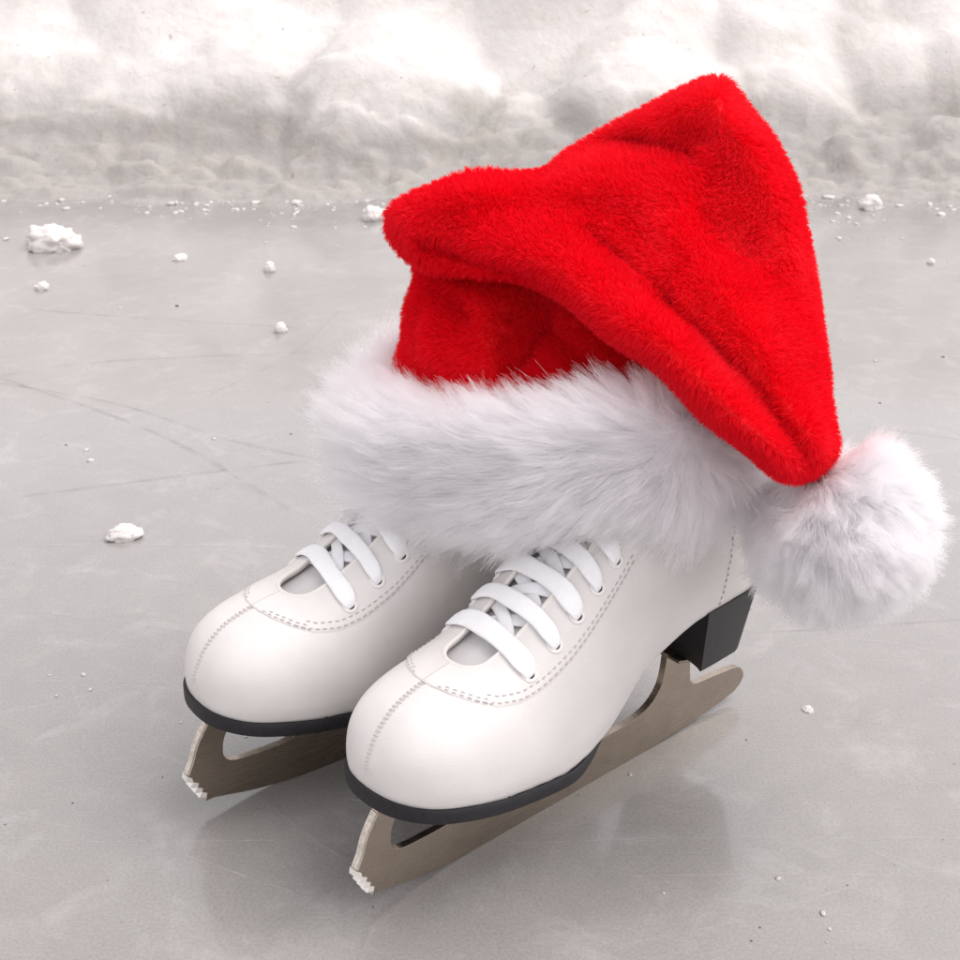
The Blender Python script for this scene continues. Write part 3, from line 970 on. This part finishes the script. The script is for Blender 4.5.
    g = []
    for p, nn in zip(fr, nrm):
        a = p - nn * 1.0; b = p + nn * 0.35
        g.append([(a[0], -2.25, a[1]), (b[0], -1.9, b[1]), (b[0], 1.9, b[1]), (a[0], 2.25, a[1])])
    g = np.array(g)
    f = grid_faces(len(g), 4, False, True); f.append((0, 1, 2, 3)); f.append(tuple((len(g) - 1) * 4 + k for k in (3, 2, 1, 0)))
    mesh_obj('front_edge', g.reshape(-1, 3) * MM, f, M['steel_edge'], blade, smooth=False)
    for (a, b, c) in ((0, None, 1), (1, 2, 3), (3, 4, 5), (5, 6, 7)):
        T = np.array(teeth, float)
        if b is None: tri = np.array([(150.9, 28.0), (151.7, 24.8), (147.6, 22.4)])
        else: tri = np.array([T[a] + (0.4, .2), T[b] + (0.6, -0.3), T[c] + (0.5, 0.1)])
        base = tri[[0, 2]].mean(0); inner = base + (base - tri[1]) * 0.55
        pol = [tri[0], tri[1], tri[2], inner]
        v = [(p[0] * MM, y * MM, p[1] * MM) for y in (-2.5, 2.5) for p in pol]
        f = [(0, 1, 2, 3), (7, 6, 5, 4), (0, 4, 5, 1), (1, 5, 6, 2), (2, 6, 7, 3), (3, 7, 4, 0)]
        mesh_obj('toe_pick_tooth', v, f, M['tooth'], blade, smooth=False)
    # mounting plates screwed to the sole and the heel
    for (x0, x1, wd, zz) in ((40, 118, 17, None), (-104, -70, 13, 57.0)):
        V = []; xs = np.linspace(x0, x1, 14)
        for x in xs:
            zt = (zs(x) - 0.9) if zz is None else zz + 0.2
            e = wd * (1 - 0.25 * ((x - (x0 + x1) / 2) / ((x1 - x0) / 2)) ** 4)
            V.append([(x, -e, zt - 1.8), (x, e, zt - 1.8), (x, e, zt), (x, -e, zt)])
        V = np.array(V); f = grid_faces(14, 4, False, True); f.append((0, 1, 2, 3)); f.append(tuple(13 * 4 + k for k in (3, 2, 1, 0)))
        mesh_obj('mounting_plate', V.reshape(-1, 3) * MM, f, M['steel'], blade, smooth=False)
    return root

near = build_skate('ice_skate', (0.05174, 0.67245, 0), math.radians(-138.155), 'white leather ice skate with its whole steel blade and black heel in view', 'pair of white ice skates')
far_ = build_skate('ice_skate', (-0.0317, 0.7347, 0), math.radians(-144.6), 'white leather ice skate partly hidden behind the other skate, heel not visible', 'pair of white ice skates', True)

# ------------------------------------------------------------------ the plush hat
hat = empty('christmas_hat', (0.035, 0.745, 0.13))
tag(hat, 'red plush christmas hat with white fur brim and pompom pulled over the skates', 'hat')
bpy.context.view_layer.update()
HINV = np.array([-0.035, -0.745, -0.13])

def rbf(pts, vals, q, smooth=1e-3):
    pts = np.asarray(pts, float) / 100; q = np.asarray(q, float) / 100
    def U(r): return np.where(r > 0, r * r * np.log(np.maximum(r, 1e-9)), 0)
    n = len(pts)
    K = U(np.linalg.norm(pts[:, None] - pts[None], axis=-1)) + smooth * np.eye(n)
    Pm = np.hstack([np.ones((n, 1)), pts])
    A = np.block([[K, Pm], [Pm.T, np.zeros((3, 3))]])
    w = np.linalg.solve(A, np.concatenate([vals, np.zeros(3)]))
    out = U(np.linalg.norm(q[:, None] - pts[None], axis=-1)) @ w[:n] + w[n] + q @ w[n + 1:]
    return out

def seg_dist(uv, line):
    uv = np.asarray(uv, float); line = np.asarray(line, float)
    best = np.full(len(uv), 1e9)
    for a, b in zip(line[:-1], line[1:]):
        ab = b - a; t = np.clip(((uv - a) @ ab) / max(ab @ ab, 1e-9), 0, 1)
        best = np.minimum(best, np.linalg.norm(uv - (a + t[:, None] * ab), axis=1))
    return best

def arc_resample(pts, n):
    pts = np.array(pts, float)
    q = np.linspace(0, len(pts) - 1, 400); s0 = np.arange(len(pts))
    p = np.stack([spline(s0, pts[:, 0], q), spline(s0, pts[:, 1], q)], -1)
    s = np.concatenate([[0], np.cumsum(np.linalg.norm(np.diff(p, axis=0), axis=1))])
    t = np.linspace(0, s[-1], n)
    return np.stack([np.interp(t, s, p[:, 0]), np.interp(t, s, p[:, 1])], -1)

INSET = 7.0
E_L = [(390, 232), (402, 250), (431, 267), (477, 274), (518, 276), (546, 284), (580, 310), (616, 340), (660, 369), (705, 413), (750, 449), (779, 473), (795, 479)]
E_A = [(390, 232), (389, 216), (400, 204), (428, 190), (466, 178), (505, 176), (545, 172), (566, 154), (610, 130), (668, 98), (700, 84), (718, 79)]
E_R = [(718, 79), (731, 86), (746, 106), (773, 143), (792, 188), (804, 232), (815, 291), (822, 346), (827, 400), (832, 448)]
E_C = [(795, 479), (812, 474), (826, 464), (832, 448)]
NA_, NB_ = 150, 110
eL, eR = arc_resample(E_L, NA_), arc_resample(E_R, NA_)
eA, eC = arc_resample(E_A, NB_), arc_resample(E_C, NB_)
a = np.linspace(0, 1, NA_)[:, None, None]; b = np.linspace(0, 1, NB_)[None, :, None]
UV = ((1 - b) * eL[:, None] + b * eR[:, None] + (1 - a) * eA[None] + a * eC[None]
      - ((1 - a) * (1 - b) * eL[0] + a * (1 - b) * eL[-1] + (1 - a) * b * eR[0] + a * b * eR[-1]))
uvf = UV.reshape(-1, 2)
outline = np.concatenate([eL, eC[1:], eR[::-1][1:], eA[::-1][1:]])
dist = seg_dist(uvf, np.concatenate([outline[::3], outline[:1]]))
ctrl = [(390, 220, .790), (440, 270, .752), (516, 276, .722), (600, 330, .680), (700, 415, .640), (750, 452, .630), (790, 478, .636), (832, 448, .655), (815, 289, .735), (718, 80, .805), (600, 130, .805), (545, 170, .792), (470, 178, .790), (640, 250, .735), (720, 300, .700), (480, 225, .762)]
ctrl = np.array(ctrl)
ym = rbf(ctrl[:, :2], ctrl[:, 2], uvf)
def gl(line, s): return np.exp(-(seg_dist(uvf, line) / s) ** 2)
fold = (-0.009 * gl([(402, 212), (470, 222), (560, 262), (640, 328), (715, 402), (772, 455)], 40)
        + 0.008 * gl([(590, 240), (625, 268), (660, 300)], 13)
        + 0.012 * gl([(665, 306), (700, 340), (743, 381), (789, 438), (806, 462)], 12)
        - 0.009 * gl([(560, 184), (610, 180), (650, 200), (680, 239), (729, 294), (780, 370), (812, 430)], 28)
        + 0.009 * gl([(556, 158), (600, 144), (650, 146), (690, 160)], 11)
        + 0.006 * gl([(686, 134), (700, 142)], 16) + 0.006 * gl([(708, 228), (745, 262)], 20)
        - 0.005 * gl([(650, 115), (715, 100), (770, 190), (790, 260)], 24)
        + 0.016 * gl([(426, 244), (470, 259), (508, 268), (535, 276)], 6.0)
        - 0.005 * gl([(420, 195), (500, 190)], 14)
        + 0.0025 * fbm(np.concatenate([uvf / 55, np.zeros((len(uvf), 1))], 1), 2, 4))
# the front layer overlaps the back of the crown along a soft lip
_lip = np.interp(uvf[:, 0], [530, 548, 580, 620, 665, 705, 730], [172, 164, 151, 148, 155, 178, 215])
_above = _lip - uvf[:, 1]
fold = fold + 0.012 * smoothstep(-5, 4, _above) * np.exp(-np.maximum(_above, 0) / 55) * smoothstep(528, 550, uvf[:, 0]) * (1 - smoothstep(630, 705, uvf[:, 0]))
rr = np.clip(dist / 30.0, 0, 1); prof = np.sqrt(np.maximum(1 - (1 - rr) ** 2, 0))
thick = 0.016
wedge = np.clip(dist / 16, 0, 1)
front = ym - thick * prof + fold * wedge
back = ym + (thick * 1.1) * prof + 0.004 * wedge * fbm(np.concatenate([uvf / 70, np.ones((len(uvf), 1))], 1), 2, 9)
Pf = on_y(uvf[:, 0], uvf[:, 1], front); Pb = on_y(uvf[:, 0], uvf[:, 1], back)
flap_v = np.concatenate([Pf, Pb])
flap_f = grid_faces(NA_, NB_, flip=True) + grid_faces(NA_, NB_, off=NA_ * NB_)

# lower crown: wall that climbs from the brim to the bend
BR_C = np.array([0.038, 0.743]); MAJ = unit(np.array([-0.86, 0.51])); MIN = np.array([0.51, 0.86])
AX, BX = 0.102, 0.070
NT_, NH = 400, 70
th = np.linspace(0, 2 * math.pi, NT_, endpoint=False)
def superc(t, p=0.9): return np.sign(np.cos(t)) * np.abs(np.cos(t)) ** p, np.sign(np.sin(t)) * np.abs(np.sin(t)) ** p
c_, s_ = superc(th)
ring0 = BR_C + MAJ * ((AX - 0.018) * c_ - 0.006)[:, None] + MIN * (BX * s_)[:, None]
ring0 = np.concatenate([ring0, np.full((NT_, 1), 0.185)], 1)
# the bend, as a flattened loop just inside the folded tip
bl = on_y(414, 234, .782); br = on_y(712, 126, .804)
axis_ = br - bl; mid_ = (bl + br) / 2
# ring0 angle 0 points along MAJ (towards the left end); keep the same order
ax_h = unit(axis_); nrm_ = unit(np.cross(ax_h, np.array([0, 0, 1.0])))   # points roughly to the camera (-y) or away
if nrm_[1] > 0: nrm_ = -nrm_
ring1 = mid_ - axis_[None] * (0.5 * c_)[:, None] - nrm_[None] * (0.014 * s_)[:, None]
hh = np.linspace(0, 1, NH)
wall = []
for h in hh:
    e = h
    p = ring0 * (1 - e) + ring1 * e
    bul = 0.006 * math.sin(math.pi * min(h * 1.3, 1))
    outw = unit(np.concatenate([p[:, :2] - p[:, :2].mean(0), np.zeros((NT_, 1))], 1))
    wall.append(p + outw * bul)
wall = np.array(wall)
wv = wall.reshape(-1, 3)
wu = np.stack(project(wv), -1)
outw = unit(np.concatenate([wv[:, :2] - BR_C, np.zeros((len(wv), 1))], 1))
frontm = smoothstep(0.05, -0.3, (wv[:, 1] - 0.745) / 0.1 + 0.2)
def gw(line, s): return np.exp(-(seg_dist(wu, line) / s) ** 2)
_hol = smoothstep(505, 522, wu[:, 0]) * (1 - smoothstep(640, 720, wu[:, 0])) * (1 - 0.75 * smoothstep(335, 395, wu[:, 1])) * smoothstep(0.0, -0.02, wv[:, 1] - 0.745)
_lob = smoothstep(400, 450, wu[:, 0]) * (1 - smoothstep(500, 511, wu[:, 0])) * smoothstep(0.01, -0.02, wv[:, 1] - 0.76)
_fade = 1 - smoothstep(345, 385, wu[:, 1])
dsp = (-0.024 * _hol + 0.009 * _lob * _fade - 0.045 * gw([(522, 275), (518, 320), (511, 372)], 6.5) * smoothstep(0.01, -0.02, wv[:, 1] - 0.76) - 0.012 * gw([(432, 292), (478, 318)], 9)
       - 0.008 * gw([(545, 330), (600, 365), (650, 395)], 20) + 0.004 * fbm(wv * 30, 3, 6))
wv = wv + outw * dsp[:, None]
wall_f = grid_faces(NH, NT_, False, True, off=len(flap_v))
crown_v = np.concatenate([flap_v, wv])
crown_f = flap_f + wall_f
def soften(o, it=2):
    bm = bmesh.new(); bm.from_mesh(o.data)
    bmesh.ops.remove_doubles(bm, verts=bm.verts, dist=2e-5)
    for _ in range(it):
        bmesh.ops.smooth_vert(bm, verts=bm.verts, factor=0.5, use_axis_x=True, use_axis_y=True, use_axis_z=True)
    bmesh.ops.recalc_face_normals(bm, faces=bm.faces)
    bm.to_mesh(o.data); bm.free()
    o.data.polygons.foreach_set('use_smooth', [True] * len(o.data.polygons))
crown = mesh_obj('crown', crown_v + HINV, crown_f, M['red_cloth'], hat)
soften(crown)
tag(crown, 'red plush crown folded over towards the pompom')

# brim: fat ring round both boot shafts
NR = 28
BZ = 0.176
ph = np.linspace(0, 2 * math.pi, NR, endpoint=False)
cp, sp = superc(ph, 0.75)
brim_v = []
def brim_tilt(x):
    return np.minimum(0.018 + 0.20 * (np.asarray(x) - 0.03), 0.027)
for t in range(NT_):
    d2 = unit(MAJ * (c_[t] / AX) + MIN * (s_[t] / BX))
    base = BR_C + MAJ * ((AX - 0.008) * c_[t] - 0.004) + MIN * ((BX + 0.004) * s_[t])
    sag = 0.004 * math.sin(3 * th[t] + 1) + 0.003 * math.sin(5 * th[t])
    hz = 0.029 + 0.002 * math.sin(4 * th[t]) - 0.10 * max(0, base[0] - 0.06) - 0.07 * max(0, -base[0])
    sag += brim_tilt(base[0])
    for q in range(NR):
        r = 0.0095 * cp[q] * (1 + 0.12 * math.sin(7 * th[t] + 2))
        xy = base + d2 * r
        brim_v.append((xy[0], xy[1], BZ + sag + hz * sp[q]))
brim_v = np.array(brim_v)
brim = mesh_obj('fur_brim', brim_v + HINV, grid_faces(NT_, NR, True, True), M['white_cloth'], hat)
soften(brim, 1)

# pompom
PC = on_y(838, 522, .648)
bm = bmesh.new(); bmesh.ops.create_icosphere(bm, subdivisions=4, radius=0.0255)
for v in bm.verts:
    v.co = Vector(np.array(v.co) * (1 + 0.08 * vnoise(np.array(v.co)[None] * 60, 3)[0]) + PC + HINV)
pom = bm_obj('pompom', bm, M['white_cloth'], hat)

# ------------------------------------------------------------------ fur
def mesh_arrays(o):
    me = o.data
    me.calc_loop_triangles()
    nv = len(me.vertices)
    co = np.empty(nv * 3); me.vertices.foreach_get('co', co); co = co.reshape(-1, 3)
    no = np.empty(nv * 3); me.vertices.foreach_get('normal', no); no = no.reshape(-1, 3)
    tr = np.empty(len(me.loop_triangles) * 3, int); me.loop_triangles.foreach_get('vertices', tr)
    return co, no, tr.reshape(-1, 3)

def scatter(o, n, rg):
    co, no, tr = mesh_arrays(o)
    A, B, C3 = co[tr[:, 0]], co[tr[:, 1]], co[tr[:, 2]]
    ar = np.linalg.norm(np.cross(B - A, C3 - A), axis=1)
    k = rg.choice(len(tr), n, p=ar / ar.sum())
    r1, r2 = np.sqrt(rg.random(n)), rg.random(n)
    w = np.stack([1 - r1, r1 * (1 - r2), r1 * r2], -1)
    p = A[k] * w[:, :1] + B[k] * w[:, 1:2] + C3[k] * w[:, 2:]
    m = unit(no[tr[k, 0]] * w[:, :1] + no[tr[k, 1]] * w[:, 1:2] + no[tr[k, 2]] * w[:, 2:])
    return p, m

def make_fur(name, parent, roots, strands, r_root, r_tip, mat):
    n, m, _ = strands.shape
    cu = bpy.data.hair_curves.new(name)
    cu.add_curves([m] * n)
    cu.position_data.foreach_set('vector', strands.reshape(-1).astype(np.float32))
    t = np.linspace(0, 1, m)
    rad = np.tile((r_root * (1 - t) + r_tip * t).astype(np.float32), n)
    at = cu.attributes.get('radius') or cu.attributes.new('radius', 'FLOAT', 'POINT')
    at.data.foreach_set('value', rad)
    cu.materials.append(mat)
    o = bpy.data.objects.new(name, cu); COL.objects.link(o); o.parent = parent
    tag(o, kind='stuff')
    return o

def clump(strands, n_guides, amount, rg, pw=1.6):
    n, m, _ = strands.shape
    g = rg.choice(n, n_guides, replace=False)
    kd = kdtree.KDTree(n_guides)
    for i, k in enumerate(g): kd.insert(Vector(strands[k, 0]), i)
    kd.balance()
    idx = np.array([kd.find(Vector(p))[1] for p in strands[:, 0]])
    guide = strands[g[idx]]
    t = np.linspace(0, 1, m)[None, :, None] ** pw
    amt = amount * (0.5 + rg.random((n, 1, 1)) * 0.7)
    rel = strands[:, :1] - guide[:, :1]
    return strands + (guide + rel * 0.25 - strands) * t * np.clip(amt, 0, 1)

def grow(p, d0, d1, length, m, jitter, rg, wav=0.0):
    """strands leaving along d0 and bending into d1"""
    n = len(p); pts = [p]; cur = p
    t = np.linspace(0, 1, m)[1:]
    noise = rg.normal(0, 1, (n, 3)) * jitter
    phs = rg.random((n, 1)) * 6.28
    side = unit(np.cross(d0, d1) + 1e-4)
    for q in t:
        d = unit(d0 * (1 - q) ** 1.2 + d1 * q ** 0.8 + noise * q + side * wav * np.sin(phs + q * 5))
        cur = cur + d * (length / (m - 1))[:, None]
        pts.append(cur)
    return np.stack(pts, 1)

# white fur on the brim: combed round the head, up at the top edge and down at the bottom edge
rg = np.random.default_rng(11)
NF = 170000
p, nrm = scatter(brim, NF, rg)
pw_ = p - HINV
rel = pw_[:, :2] - BR_C
ang_x, ang_y = rel @ MAJ, rel @ MIN
tan = np.stack([-(ang_y / BX ** 2), (ang_x / AX ** 2)], -1)
tan = unit(MAJ * tan[:, :1] + MIN * tan[:, 1:])
tan = np.where((tan[:, :1] > 0) & (pw_[:, 1:2] < 0.76), -tan, tan)
tan = np.where((tan[:, :1] * np.sign(0.76 - pw_[:, 1:2]) > 0), -tan, tan)
tan3 = np.concatenate([tan, np.zeros((NF, 1))], 1)
vz = np.clip((pw_[:, 2] - BZ - brim_tilt(pw_[:, 0])) / 0.033, -1, 1)
swirl = vec_noise(pw_, 18, 5) * 0.45 + vec_noise(pw_, 50, 9) * 0.30
right = smoothstep(0.07, 0.15, pw_[:, 0])
left = smoothstep(-0.02, -0.07, pw_[:, 0])
d1 = tan3 * (0.85 - 1.1 * right - 0.35 * left)[:, None] + nrm * 0.30 + np.array([0, 0, 1.0]) * (0.42 * vz + 0.12 * np.abs(vz) * vz - 0.16 - 0.45 * right)[:, None] + swirl
d0 = nrm * 1.0 + tan3 * 0.25 + swirl * 0.3
length = 0.028 * (0.55 + 0.62 * rg.random(NF)) * (1 + 0.5 * left) * np.where(rg.random(NF) < 0.05, 1.35, 1.0) * (1 - 0.25 * np.maximum(vz, 0)) * (1 - 0.45 * right * smoothstep(-0.4, 0.4, vz))
st = grow(p, d0, unit(d1), length, 7, 0.22, rg, 0.12)
st_c = clump(st, 7000, 0.72, rg)
st = np.where((rg.random(NF) < 0.12)[:, None, None], st, st_c)
make_fur('fur', brim, p, st, 0.00011, 0.00003, M['white_fur'])

# pompom fur
rg = np.random.default_rng(12)
NP_ = 100000
p, nrm = scatter(pom, NP_, rg)
pw_ = p - HINV
sw = vec_noise(pw_, 34, 15) * 0.45 + vec_noise(pw_, 90, 19) * 0.4
tip_ = on_y(806, 462, .650)
d1 = nrm * 0.5 + unit(pw_ - tip_) * 0.75 + sw + np.array([0.0, 0, -0.15])
length = 0.0285 * (0.55 + 0.6 * rg.random(NP_)) * (1 + 0.10 * vnoise(pw_ * 60, 61))
st = grow(p, unit(nrm * 0.8 + sw * 0.5 + unit(d1) * 0.5), unit(d1), length, 7, 0.32, rg, 0.14)
st = clump(st, 2800, 0.72, rg)
make_fur('fur', pom, p, st, 0.00011, 0.00003, M['white_fur'])

# red plush pile
rg = np.random.default_rng(13)
NRED = 420000
p, nrm = scatter(crown, NRED, rg)
pw_ = p - HINV
sw = vec_noise(pw_, 14, 25) * 0.5 + vec_noise(pw_, 55, 29) * 0.32
comb = np.array([-0.25, -0.05, -0.75])
d1 = nrm * 0.75 + (comb - nrm * (nrm @ comb)[:, None]) * 0.75 + sw
length = 0.0058 * (0.65 + 0.5 * rg.random(NRED)) * (1 + 0.25 * vnoise(pw_ * 40, 33))
st = grow(p - nrm * 0.0003, unit(nrm + sw * 0.35), unit(d1), length, 5, 0.28, rg, 0.1)
st = clump(st, 60000, 0.45, rg)
make_fur('plush_pile', crown, p, st, 0.00016, 0.00005, M['red_fur'])
